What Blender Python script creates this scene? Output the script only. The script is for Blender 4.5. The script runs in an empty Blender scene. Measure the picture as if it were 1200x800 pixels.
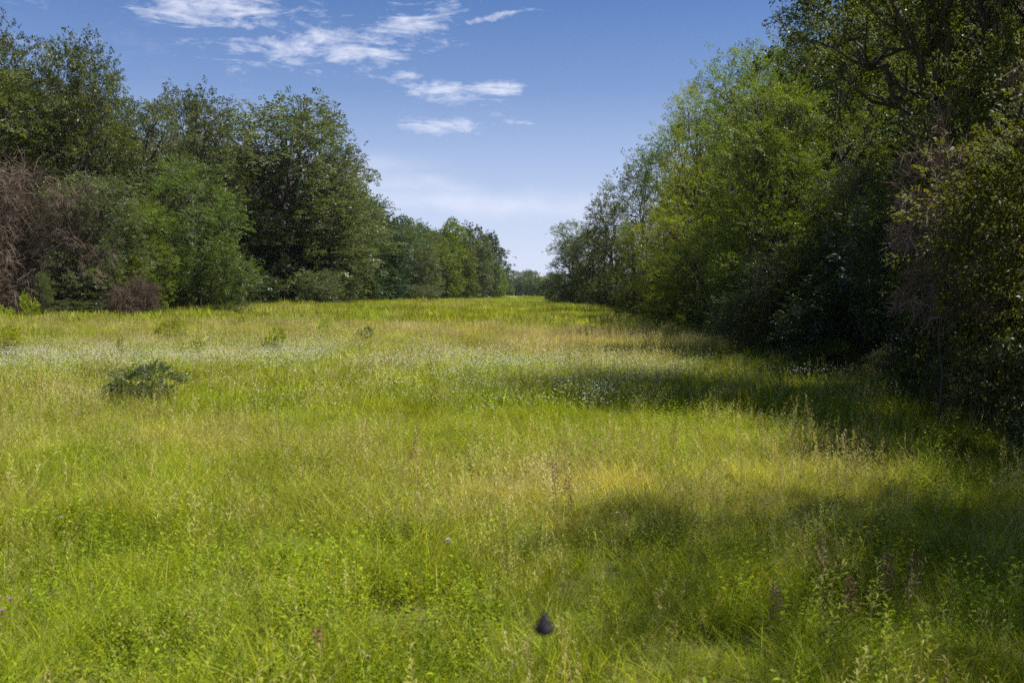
import bpy, math, random
import numpy as np
from mathutils import Vector, Matrix, Euler

random.seed(7)
RNG = np.random.default_rng(7)
R = math.radians
C = bpy.context.scene.collection

# ------------------------------------------------------------------ camera, sky, sun, exposure
SUN_EL, SUN_AZ = R(60), R(97)          # azimuth measured from +Y (view direction) clockwise towards +X
CAM_H, F35, PITCH = 1.8, 35.0, math.atan(55 / 1167)
cam = bpy.data.objects.new('camera', bpy.data.cameras.new('camera'))
C.objects.link(cam)
cam.data.lens, cam.data.sensor_width, cam.data.clip_end, cam.data.clip_start = F35, 36.0, 6000, 0.05
cam.location = (0, 0, CAM_H)
cam.rotation_euler = (R(90) - PITCH, 0, 0)
cam.data.dof.use_dof = True
cam.data.dof.focus_distance = 35
cam.data.dof.aperture_fstop = 4.2
sc = bpy.context.scene
sc.camera = cam
sc.view_settings.view_transform = 'Standard'
sc.view_settings.look = 'None'
sc.view_settings.exposure = 0.66
sc.view_settings.gamma = 1
sc.cycles.max_bounces = 6
sc.cycles.diffuse_bounces = 3
sc.cycles.glossy_bounces = 2
sc.cycles.transmission_bounces = 4
sc.cycles.volume_bounces = 0
sc.cycles.use_denoising = False
sc.cycles.use_adaptive_sampling = True
sc.cycles.adaptive_threshold = 0.008

sun = bpy.data.objects.new('sun', bpy.data.lights.new('sun', 'SUN'))
C.objects.link(sun)
sun.data.energy, sun.data.angle, sun.data.color = 5.0, R(0.53), (1.0, 0.955, 0.88)
sdir = Vector((math.sin(SUN_AZ) * math.cos(SUN_EL), math.cos(SUN_AZ) * math.cos(SUN_EL), math.sin(SUN_EL)))
sun.rotation_euler = sdir.to_track_quat('Z', 'Y').to_euler()
sun.location = (30, 10, 60)


class NT:
    """small node-tree helper"""
    def __init__(s, tree):
        s.t = tree; s.n = tree.nodes; s.l = tree.links
    def add(s, typ, ins=None, **kw):
        n = s.n.new(typ)
        for k, v in kw.items():
            setattr(n, k, v)
        for k, v in (ins or {}).items():
            if isinstance(v, bpy.types.NodeSocket):
                s.l.new(v, n.inputs[k])
            else:
                n.inputs[k].default_value = v
        return n
    def math(s, op, a, b=0.0, c=None, clamp=False):
        i = {0: a, 1: b}
        if c is not None: i[2] = c
        return s.add('ShaderNodeMath', i, operation=op, use_clamp=clamp).outputs[0]
    def mix(s, f, a, b, blend='MIX'):
        n = s.add('ShaderNodeMix', data_type='RGBA', blend_type=blend)
        for k, v in ((0, f), (6, a), (7, b)):
            if isinstance(v, bpy.types.NodeSocket): s.l.new(v, n.inputs[k])
            else: n.inputs[k].default_value = v if k == 0 else (*v[:3], 1)
        return n.outputs[2]
    def ramp(s, f, stops, interp='LINEAR'):
        n = s.add('ShaderNodeValToRGB', {0: f})
        n.color_ramp.interpolation = interp
        e = n.color_ramp.elements
        while len(e) < len(stops): e.new(0.5)
        for q, (p, c) in zip(e, stops):
            q.position = p; q.color = (*c[:3], 1) if hasattr(c, '__len__') else (c, c, c, 1)
        return n.outputs[0]
    def noise(s, vec, scale, detail=3, rough=0.55, dist=0.0):
        n = s.add('ShaderNodeTexNoise', {'Scale': scale, 'Detail': detail, 'Roughness': rough, 'Distortion': dist})
        if vec is not None: s.l.new(vec, n.inputs['Vector'])
        return n.outputs[0]


def pix_dir(px, py):
    """direction in the place towards a point of the photograph (1200 x 800)"""
    v = Vector(((px - 600) / 1167, (400 - py) / 1167, -1))
    return (Euler((R(90) - PITCH, 0, 0)).to_matrix() @ v).normalized()


world = bpy.data.worlds.new('World')
sc.world = world
world.use_nodes = True
w = NT(world.node_tree)
w.n.clear()
sky = w.add('ShaderNodeTexSky', sky_type='NISHITA', sun_disc=False, sun_elevation=SUN_EL, sun_rotation=SUN_AZ,
            air_density=1.0, dust_density=0.6, ozone_density=3.2, altitude=100)
tc = w.add('ShaderNodeTexCoord')
sep = w.add('ShaderNodeSeparateXYZ', {0: tc.outputs['Generated']})
zc = w.math('MAXIMUM', sep.outputs[2], 0.03)
U = w.math('DIVIDE', sep.outputs[0], zc)
V = w.math('DIVIDE', sep.outputs[1], zc)
# wisps of cirrus: on a high flat layer (U, V are distances in layer heights)
pl = w.add('ShaderNodeCombineXYZ', {0: U, 1: w.math('MULTIPLY', V, 1.0), 2: 0.0}).outputs[0]
# warp of screen-free angular coordinates: azimuth and elevation
az = w.math('ARCTAN2', sep.outputs[0], sep.outputs[1])
el = w.math('ARCSINE', sep.outputs[2])
wcoord = w.add('ShaderNodeCombineXYZ', {0: az, 1: el, 2: 0.0}).outputs[0]
wn = w.add('ShaderNodeTexNoise', {'Vector': wcoord, 'Scale': 7.0, 'Detail': 4.0, 'Roughness': 0.6})
wo = w.add('ShaderNodeSeparateXYZ', {0: w.add('ShaderNodeVectorMath', {0: wn.outputs[1], 1: (0.5, 0.5, 0.5)}, operation='SUBTRACT').outputs[0]})
azw = w.math('ADD', az, w.math('MULTIPLY', wo.outputs[0], 0.16))
elw = w.math('ADD', el, w.math('MULTIPLY', wo.outputs[1], 0.05))
def cloud_ellipse(px, py, wpx, hpx, tilt):
    d = pix_dir(px, py)
    a0, e0 = math.atan2(d.x, d.y), math.asin(d.z)
    da = w.math('SUBTRACT', azw, a0); de = w.math('SUBTRACT', elw, e0)
    c, s_ = math.cos(tilt), math.sin(tilt)
    p = w.math('DIVIDE', w.math('ADD', w.math('MULTIPLY', da, c), w.math('MULTIPLY', de, s_)), wpx / 1167)
    q = w.math('DIVIDE', w.math('ADD', w.math('MULTIPLY', da, -s_), w.math('MULTIPLY', de, c)), hpx / 1167)
    r2 = w.math('ADD', w.math('MULTIPLY', p, p), w.math('MULTIPLY', q, q))
    return w.math('EXPONENT', w.math('MULTIPLY', r2, -1.0))
def aniso(scx, scy, tilt, scale, detail, rough, dist=0.0):
    c = w.add('ShaderNodeMapping', {'Vector': wcoord, 'Rotation': (0, 0, tilt), 'Scale': (scx, scy, 1)}).outputs[0]
    return w.noise(c, scale, detail, rough, dist)
streak = aniso(1.0, 4.2, R(-12), 12.0, 9, 0.7, 0.9)
fine = aniso(1.0, 2.2, R(-18), 60.0, 7, 0.68, 0.5)
tex = w.math('ADD', w.math('MULTIPLY', streak, 0.72), w.math('MULTIPLY', fine, 0.28))
cl = None
for (px, py, wp, hp, tl, amp) in ((395, 52, 115, 26, 0.20, .95), (265, 3, 75, 22, 0.0, 1.0), (300, 27, 50, 9, 0.25, 0.7), (350, 70, 55, 7, 0.0, 0.55), (470, 32, 80, 15, 0.22, .95),
                                (578, 19, 52, 5, 0.12, 1.0), (520, 107, 72, 13, -0.03, 1.0), (588, 103, 40, 10, 0.1, 1.35), (475, 89, 34, 6, 0.1, 0.8),
                                (520, 150, 55, 13, -0.2, 0.75), (480, 136, 26, 5, 0, .5), (595, 143, 40, 6, -0.1, 0.5), (420, 95, 50, 6, 0.1, .4)):
    m = w.math('MULTIPLY', cloud_ellipse(px, py, wp, hp, tl), amp)
    cl = m if cl is None else w.math('MAXIMUM', cl, m)
crisp = w.math('MULTIPLY', w.ramp(w.math('ADD', w.math('MULTIPLY', cl, 0.62), w.math('MULTIPLY', w.math('SUBTRACT', tex, 0.53), 2.9)), ((0.14, 0.0), (0.85, 1.0))), w.ramp(cl, ((0.04, 0.0), (0.2, 0.85))))
# soft high veil low in the sky and thin cirrus all round
veil = None
for (px, py, wp, hp, tl, amp) in ((560, 238, 150, 13, -0.02, 0.5), (480, 218, 90, 10, -0.12, .42), (430, 200, 60, 12, 0, .35), (600, 236, 100, 7, 0, 0.32)):
    m = w.math('MULTIPLY', cloud_ellipse(px, py, wp, hp, tl), amp)
    veil = m if veil is None else w.math('MAXIMUM', veil, m)
veil = w.math('MULTIPLY', veil, w.ramp(streak, ((0.25, 0.4), (0.65, 1.0))))
away = w.ramp(w.math('ABSOLUTE', az), ((0.0, 0.0), (0.26, 0.0), (0.6, 1.0)))
rest = w.math('MULTIPLY', away, w.math('MULTIPLY', w.ramp(tex, ((0.52, 0.0), (0.72, 0.7))), w.ramp(el, ((0.05, 0.0), (0.3, 1.0)))))
cover = w.math('MAXIMUM', w.math('MAXIMUM', crisp, veil), rest, clamp=True)
skyc = w.add('ShaderNodeHueSaturation', {'Color': sky.outputs[0], 'Saturation': 1.25, 'Value': 1.0}).outputs[0]
hz_f = w.ramp(el, ((0.0, 0.85), (0.11, 0.46), (0.20, 0.17), (0.32, 0.02)))
skyc = w.mix(1.0, skyc, (0.81, 0.97, 1.27), 'MULTIPLY')
skyc = w.mix(hz_f, skyc, (9.9, 10.5, 13.3))
SKY_S = 0.053
cloudc = w.mix(cover, skyc, (11.4, 11.6, 13.2))
bg = w.add('ShaderNodeBackground', {'Color': cloudc, 'Strength': SKY_S})
w.l.new(bg.outputs[0], w.add('ShaderNodeOutputWorld').inputs[0])

# ------------------------------------------------------------------ terrain height
_TAB = np.random.default_rng(3).random((256, 256))
def vnoise(x, y, scale, off=0):
    x = np.asarray(x, float) * scale + 61.7 + off; y = np.asarray(y, float) * scale + 33.1 + off * 1.7
    xi, yi = np.floor(x).astype(int), np.floor(y).astype(int)
    fx, fy = x - xi, y - yi
    fx, fy = fx * fx * (3 - 2 * fx), fy * fy * (3 - 2 * fy)
    g = lambda a, b: _TAB[a & 255, b & 255]
    return (g(xi, yi) * (1 - fx) + g(xi + 1, yi) * fx) * (1 - fy) + (g(xi, yi + 1) * (1 - fx) + g(xi + 1, yi + 1) * fx) * fy
def fnoise(x, y, scale, off=0):
    return (vnoise(x, y, scale, off) + .5 * vnoise(x, y, scale * 2.1, off + 9) + .25 * vnoise(x, y, scale * 4.3, off + 21)) / 1.75
def sstep(a, b, t):
    t = np.clip((np.asarray(t, float) - a) / (b - a), 0, 1); return t * t * (3 - 2 * t)
def height(x, y):
    x = np.asarray(x, float); y = np.asarray(y, float)
    k = 0.47 - 0.30 * np.tanh((x + 2) / 11)
    bump = (fnoise(x, y, 0.13) - .5) * 0.22 * sstep(3, 14, np.hypot(x, y))
    return k * sstep(8, 95, y) * 1.0 + bump + 0.42 * sstep(215, 300, y)
def gz(x, y): return float(height(x, y))
def ground_at(px, py):
    """the point of the ground seen at a point of the photograph"""
    d = pix_dir(px, py); t = 2.0
    while t < 900:
        if CAM_H + d.z * t <= gz(d.x * t, d.y * t): break
        t += 0.05 if t < 60 else 0.5
    return d.x * t, d.y * t

# ------------------------------------------------------------------ mesh helpers
def tag(o, label=None, cat=None, group=None, kind=None):
    if label: o['label'] = label
    if cat: o['category'] = cat
    if group: o['group'] = group
    if kind: o['kind'] = kind
    return o
def make_mesh(name, verts, faces, tint=None, mat=None, smooth=False):
    """faces: list of integer arrays (n, k); tint: per-vertex float"""
    me = bpy.data.meshes.new(name)
    verts = np.asarray(verts, np.float32)
    me.vertices.add(len(verts)); me.vertices.foreach_set('co', verts.ravel())
    faces = [np.asarray(f, np.int32) for f in faces if len(f)]
    li = np.concatenate([f.ravel() for f in faces]); tot = np.concatenate([np.full(len(f), f.shape[1], np.int32) for f in faces])
    me.loops.add(len(li)); me.loops.foreach_set('vertex_index', li)
    me.polygons.add(len(tot)); me.polygons.foreach_set('loop_start', np.concatenate(([0], np.cumsum(tot)[:-1])).astype(np.int32))
    if smooth: me.polygons.foreach_set('use_smooth', np.ones(len(tot), bool))
    if tint is not None:
        a = me.attributes.new('tint', 'FLOAT', 'POINT'); a.data.foreach_set('value', np.asarray(tint, np.float32))
    me.update(calc_edges=True)
    if mat: me.materials.append(mat)
    return me
def link(name, me, parent=None):
    o = bpy.data.objects.new(name, me); C.objects.link(o)
    if parent: o.parent = parent
    return o
class Tubes:
    def __init__(s): s.v, s.f, s.n, s.t = [], [], 0, []
    def add(s, pts, rad, sides=6, tint=0.5):
        pts = np.asarray(pts, float); k = len(pts)
        tan = np.gradient(pts, axis=0); tan /= np.linalg.norm(tan, axis=1)[:, None] + 1e-9
        ref = np.where(np.abs(tan[:, 2:3]) > .9, np.array([[1., 0, 0]]), np.array([[0, 0, 1.]]))
        u = np.cross(tan, ref); u /= np.linalg.norm(u, axis=1)[:, None] + 1e-9
        v = np.cross(tan, u)
        a = np.linspace(0, 2 * np.pi, sides, endpoint=False)
        ring = pts[:, None] + np.asarray(rad)[:, None, None] * (np.cos(a)[None, :, None] * u[:, None] + np.sin(a)[None, :, None] * v[:, None])
        s.v.append(ring.reshape(-1, 3)); s.t.append(np.full(k * sides, tint))
        i = np.arange(k - 1)[:, None] * sides; j = np.arange(sides)[None]; j2 = (j + 1) % sides
        s.f.append((np.stack([i + j, i + j2, i + sides + j2, i + sides + j], -1).reshape(-1, 4)) + s.n)
        s.n += k * sides
    def mesh(s, name, mat):
        return make_mesh(name, np.concatenate(s.v), s.f, np.concatenate(s.t), mat, True)
def curve_pts(a, b, sag, n, rng, wob=0.06):
    a, b = np.asarray(a, float), np.asarray(b, float); t = np.linspace(0, 1, n)[:, None]
    L = np.linalg.norm(b - a)
    p = a + (b - a) * t; p[:, 2] += (sag * L * np.sin(np.pi * t[:, 0]))
    w_ = rng.normal(0, wob * L, (n, 3)); w_[0] = 0; w_[-1] *= 0.3
    return p + w_ * np.sin(np.pi * t) ** .5

# ------------------------------------------------------------------ materials
def leaf_mat(name, dark, light, trans, tw=0.36, rough=0.42, spec=0.35, inst=False, dry=None, dryamt=0.0):
    m = bpy.data.materials.new(name); m.use_nodes = True
    t = NT(m.node_tree); t.n.clear()
    at = t.add('ShaderNodeAttribute', attribute_name='tint').outputs['Fac']
    geo = t.add('ShaderNodeNewGeometry').outputs['Position']
    n1 = t.noise(geo, 0.55, 2)
    f = t.math('ADD', t.math('MULTIPLY', at, 0.7), t.math('MULTIPLY', t.math('SUBTRACT', n1, 0.5), 1.1), clamp=True)
    col = t.mix(f, dark, light)
    if dry:
        sel = t.math('GREATER_THAN', t.math('FRACT', t.math('MULTIPLY', at, 17.3)), 1 - dryamt)
        col = t.mix(sel, col, dry)
    oi = t.add('ShaderNodeObjectInfo').outputs['Random']
    col = t.add('ShaderNodeHueSaturation', {'Color': col, 'Hue': t.math('ADD', 0.483, t.math('MULTIPLY', oi, 0.03)),
                                            'Value': t.math('ADD', 0.82, t.math('MULTIPLY', oi, 0.4))}).outputs[0]
    tcol = t.mix(1.0, col, trans, 'MULTIPLY')
    p = t.add('ShaderNodeBsdfPrincipled', {'Base Color': col, 'Roughness': rough, 'Specular IOR Level': spec})
    tr = t.add('ShaderNodeBsdfTranslucent', {'Color': tcol})
    ms = t.add('ShaderNodeMixShader', {0: tw, 1: p.outputs[0], 2: tr.outputs[0]})
    t.l.new(ms.outputs[0], t.add('ShaderNodeOutputMaterial').inputs[0])
    return m
TG = (1.9, 2.0, 0.75)
M = {
    'oak':    leaf_mat('oak_leaf', (0.052, 0.066, 0.020), (0.140, 0.160, 0.048), TG, 0.34),
    'grey':   leaf_mat('grey_green_leaf', (0.062, 0.084, 0.036), (0.190, 0.212, 0.095), TG, 0.28),
    'bright': leaf_mat('bright_leaf', (0.095, 0.128, 0.014), (0.280, 0.305, 0.038), (2.0, 1.9, 0.5), 0.42),
    'mid':    leaf_mat('mid_leaf', (0.064, 0.095, 0.016), (0.195, 0.235, 0.038), TG, 0.42),
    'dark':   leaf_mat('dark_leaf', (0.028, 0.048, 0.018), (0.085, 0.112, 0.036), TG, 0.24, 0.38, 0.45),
    'glossy': leaf_mat('glossy_leaf', (0.040, 0.058, 0.018), (0.145, 0.165, 0.040), (2.4, 2.2, 0.5), 0.38, 0.52, 0.28),
    'cedar':  leaf_mat('cedar_needle', (0.020, 0.042, 0.020), (0.050, 0.080, 0.034), TG, 0.12),
    'feather': leaf_mat('feathery_leaf', (0.050, 0.078, 0.018), (0.140, 0.172, 0.042), TG, 0.36),
    'vine':   leaf_mat('dead_vine', (0.090, 0.056, 0.046), (0.320, 0.210, 0.170), (1, .9, .8), 0.04, 0.8, 0.15),
    'far':    leaf_mat('far_leaf', (0.052, 0.076, 0.022), (0.150, 0.180, 0.050), TG, 0.30),
    'yellow': leaf_mat('yellow_green_leaf', (0.200, 0.260, 0.020), (0.450, 0.480, 0.045), (1.6, 1.6, 0.5), 0.40),
    'shrub':  leaf_mat('shrub_leaf', (0.055, 0.080, 0.030), (0.160, 0.190, 0.080), TG, 0.2, 0.35, 0.5),
    'dead':   leaf_mat('dead_twig', (0.066, 0.046, 0.034), (0.262, 0.186, 0.138), (1, .9, .8), 0.04, 0.8, 0.15),
}
def bark_mat(name, a, b):
    m = bpy.data.materials.new(name); m.use_nodes = True
    t = NT(m.node_tree); bs = t.n['Principled BSDF']
    g = t.add('ShaderNodeNewGeometry').outputs['Position']
    mp = t.add('ShaderNodeMapping', {'Vector': g, 'Scale': (9, 9, 2.2)}).outputs[0]
    n = t.noise(mp, 2.0, 6, 0.7)
    t.l.new(t.mix(n, a, b), bs.inputs['Base Color']); bs.inputs['Roughness'].default_value = .9
    bp = t.add('ShaderNodeBump', {'Strength': 0.7, 'Distance': 0.03, 'Height': n})
    t.l.new(bp.outputs[0], bs.inputs['Normal'])
    return m
M['bark'] = bark_mat('bark', (0.035, 0.028, 0.022), (0.13, 0.105, 0.085))
M['deadwood'] = bark_mat('dead_wood', (0.12, 0.10, 0.09), (0.30, 0.26, 0.22))

def grass_mat(name, g0, g1, s0, s1, trans=(1.7, 1.55, .3), tw=0.42, rough=0.6, spec=.12):
    """tint = each blade's own shade; dry = how straw-coloured this spot of the meadow is"""
    m = bpy.data.materials.new(name); m.use_nodes = True
    t = NT(m.node_tree); t.n.clear()
    at = t.add('ShaderNodeAttribute', attribute_name='tint').outputs['Fac']
    dry = t.add('ShaderNodeAttribute', attribute_name='dry', attribute_type='INSTANCER').outputs['Fac']
    f = t.math('FRACT', t.math('MULTIPLY', at, 7.77))
    green = t.mix(at, g0, g1); straw = t.mix(at, s0, s1)
    k = t.math('ADD', t.math('MULTIPLY', t.math('SUBTRACT', t.math('MULTIPLY', dry, 1.15), f), 7.0), 0.5, clamp=True)
    col = t.mix(k, green, straw)
    oi = t.add('ShaderNodeObjectInfo').outputs['Random']
    col = t.add('ShaderNodeHueSaturation', {'Color': col, 'Hue': t.math('ADD', 0.486, t.math('MULTIPLY', oi, 0.04)),
                                            'Value': t.math('ADD', 0.58, t.math('MULTIPLY', t.math('FRACT', t.math('MULTIPLY', oi, 9.1)), 0.86))}).outputs[0]
    p = t.add('ShaderNodeBsdfPrincipled', {'Base Color': col, 'Roughness': rough, 'Specular IOR Level': spec})
    tr = t.add('ShaderNodeBsdfTranslucent', {'Color': t.mix(1.0, col, trans, 'MULTIPLY')})
    ms = t.add('ShaderNodeMixShader', {0: tw, 1: p.outputs[0], 2: tr.outputs[0]})
    t.l.new(ms.outputs[0], t.add('ShaderNodeOutputMaterial').inputs[0])
    return m
M['grass'] = grass_mat('meadow_grass', (0.070, 0.118, 0.005), (0.445, 0.495, 0.024), (0.290, 0.260, 0.075), (0.560, 0.500, 0.180))
M['seed'] = grass_mat('seed_heads', (0.30, 0.28, 0.07), (0.50, 0.46, 0.14), (0.36, 0.28, 0.12), (0.60, 0.50, 0.26), (1.3, 1.2, 0.7), 0.3)
M['weed'] = grass_mat('broad_weed', (0.085, 0.135, 0.008), (0.310, 0.370, 0.022), (0.16, 0.20, 0.04), (0.26, 0.32, 0.06), tw=.36)
def plain(name, col, rough=.6, tw=0.0):
    m = bpy.data.materials.new(name); m.use_nodes = True
    t = NT(m.node_tree); bs = t.n['Principled BSDF']
    n = t.noise(t.add('ShaderNodeNewGeometry').outputs['Position'], 60, 3)
    t.l.new(t.mix(t.math('MULTIPLY', n, 0.5), col, [c * .6 for c in col]), bs.inputs['Base Color'])
    bs.inputs['Roughness'].default_value = rough
    if tw:
        tr = t.add('ShaderNodeBsdfTranslucent', {'Color': (*col, 1)})
        ms = t.add('ShaderNodeMixShader', {0: tw, 1: bs.outputs[0], 2: tr.outputs[0]})
        t.l.new(ms.outputs[0], t.n['Material Output'].inputs[0])
    return m
M['white'] = plain('white_petal', (0.74, 0.72, 0.60), .6, .25)
M['purple'] = plain('purple_petal', (0.42, 0.13, 0.40), .6, .25)
M['pink'] = plain('pink_petal', (0.62, 0.36, 0.45), .6, .25)
M['darkhead'] = plain('dark_seed_head', (0.022, 0.018, 0.024), .8)
M['rust'] = plain('rusty_seed', (0.26, 0.13, 0.075), .7, .15)
M['stem'] = plain('green_stem', (0.12, 0.15, 0.04), .6)
M['track'] = plain('pale_sand', (0.50, 0.46, 0.40), .9)

# ------------------------------------------------------------------ ground
def tree_edge_right(y):          # where the meadow ends under the right-hand trees
    return 5.6 + 0.028 * np.clip(y, 0, 200) + 0.6 * (fnoise(y, y * 0 + 5, .12) - .5)
def tree_edge_left(y):
    y = np.asarray(y, float)
    return -(40 - 0.12 * np.clip(y - 40, 0, 60) - 0.165 * np.clip(y - 100, 0, 130)) - 0 * y
def axis(lo, hi, n, c, k):
    t = np.linspace(-1, 1, n); s = np.sinh(t * k) / math.sinh(k)
    return np.where(s < 0, c + s * (c - lo), c + s * (hi - c))
gx, gy = axis(-1700, 1700, 170, -4, 5.2), axis(-500, 3000, 220, 8, 5.6)
X, Y = np.meshgrid(gx, gy)
Z = height(X, Y)
nx, ny = len(gx), len(gy)
ii = (np.arange(ny - 1)[:, None] * nx + np.arange(nx - 1)[None]).ravel()
litter = np.maximum(sstep(-0.3, 2.0, X - tree_edge_right(Y)), sstep(-.5, 3.5, tree_edge_left(Y) - X)) * (Y < 330)
gm = bpy.data.materials.new('meadow_ground'); gm.use_nodes = True
t = NT(gm.node_tree); bs = t.n['Principled BSDF']
pos = t.add('ShaderNodeNewGeometry').outputs['Position']
lit = t.add('ShaderNodeAttribute', attribute_name='tint').outputs['Fac']
ca = t.mix(t.noise(pos, 0.35, 5), (0.11, 0.14, 0.018), (0.19, 0.19, 0.045))
ca = t.mix(t.ramp(t.noise(pos, 14, 4, .7), ((.4, 0), (.65, .8))), ca, (0.10, 0.085, 0.04))
cb = t.mix(t.noise(pos, 5, 6, .75), (0.035, 0.026, 0.017), (0.13, 0.095, 0.06))
t.l.new(t.mix(lit, ca, cb), bs.inputs['Base Color']); bs.inputs['Roughness'].default_value = 1
bs.inputs['Specular IOR Level'].default_value = 0.1
t.l.new(t.add('ShaderNodeBump', {'Strength': .6, 'Distance': .05, 'Height': t.noise(pos, 9, 6, .7)}).outputs[0], bs.inputs['Normal'])
ground = link('ground', make_mesh('ground', np.stack([X, Y, Z], -1).reshape(-1, 3), [np.stack([ii, ii + 1, ii + nx + 1, ii + nx], -1)], litter.ravel(), gm, True))
tag(ground, 'rough soil of the open meadow and the woodland floor', kind='structure')

# pale sandy track that crosses the far end of the meadow
tx, ty = np.meshgrid(np.linspace(-0.4, 3.2, 12), np.linspace(262, 300, 12))
tx = tx + (ty - 262) * -0.05
tv = np.stack([tx, ty, height(tx, ty) + 0.30], -1).reshape(-1, 3)
ti = (np.arange(11)[:, None] * 12 + np.arange(11)[None]).ravel()
tag(link('track', make_mesh('track', tv, [np.stack([ti, ti + 1, ti + 13, ti + 12], -1)], None, M['track'])), 'pale sandy track at the far end of the meadow', kind='structure')

# ------------------------------------------------------------------ foliage templates and trees
def leaf_quads(p, d, nrm, ln, wd, fold=0.18):
    s = np.cross(nrm, d); s /= np.linalg.norm(s, axis=1)[:, None] + 1e-9
    mid = p + d * ln[:, None] * .45 + nrm * (ln * fold * .5)[:, None]
    tip = p + d * ln[:, None] - nrm * (ln * fold)[:, None]
    return np.stack([p, mid + s * wd[:, None] / 2, tip, mid - s * wd[:, None] / 2], 1)
def unit(v): return v / (np.linalg.norm(v, axis=-1, keepdims=True) + 1e-9)
def spray_template(rng, n, L, ll, lw, spread=.42):
    t = rng.random(n) ** .8
    side = rng.choice([-1, 1], n)
    off = rng.random(n) * spread * L * (1.1 - t * .7)
    p = np.stack([t * L * .85 + off * .5, side * off, rng.normal(0, .05 * L, n) - .12 * L * (t ** 2)], -1)
    d = unit(np.stack([rng.normal(.7, .35, n), side * rng.normal(.6, .45, n), rng.normal(-.15, .35, n)], -1))
    nr = unit(np.stack([rng.normal(0, .45, n), rng.normal(0, .45, n), np.ones(n)], -1))
    sz = rng.uniform(.65, 1.25, n)
    return leaf_quads(p, d, nr, ll * sz, lw * sz)
def twig_template(rng, n, L, r):
    """bare twigs: three-sided prisms"""
    q = []
    for k in range(n):
        t = rng.random() ** 1.3
        a = np.array([t * L * .8, 0, 0]); sd = rng.choice([-1, 1])
        b = a + L * rng.uniform(.25, .6) * unit(np.array([rng.normal(.8, .4), sd * rng.uniform(.2, 1.1), rng.normal(-.1, .5)]))
        if k == 0: a, b = np.zeros(3), np.array([L, 0, -.1 * L])
        dd = unit(b - a); u = unit(np.cross(dd, [0.1, .2, 1])); v = np.cross(dd, u)
        A = [a + r * (math.cos(x) * u + math.sin(x) * v) for x in (0, 2.1, 4.2)]
        B = [b + .35 * r * (math.cos(x) * u + math.sin(x) * v) for x in (0, 2.1, 4.2)]
        for i in range(3): q.append([A[i], A[(i + 1) % 3], B[(i + 1) % 3], B[i]])
    return np.array(q)
def scatter_sprays(rng, P, D, S, templates, droop=.0):
    """copies of the templates at points P along directions D with sizes S, as one vertex array of quads + tint"""
    V, T = [], []
    which = rng.integers(0, len(templates), len(P))
    D = D.copy(); D[:, 2] -= droop; D = unit(D)
    up = unit(np.stack([rng.normal(0, .35, len(P)), rng.normal(0, .35, len(P)), np.ones(len(P))], -1))
    Yv = unit(np.cross(up, D)); Zv = np.cross(D, Yv)
    for k, tp in enumerate(templates):
        m = which == k
        if not m.any(): continue
        B = np.stack([D[m], Yv[m], Zv[m]], 1) * S[m][:, None, None]
        v = np.einsum('qj,njk->nqk', tp.reshape(-1, 3), B) + P[m][:, None]
        V.append(v.reshape(-1, 3))
        base = rng.random(m.sum()) * .5
        tq = base[:, None] + rng.random((m.sum(), len(tp))) * .5
        T.append(np.repeat(tq.ravel(), 4))
    V = np.concatenate(V); T = np.concatenate(T)
    return V, np.arange(len(V)).reshape(-1, 4), T

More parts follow.
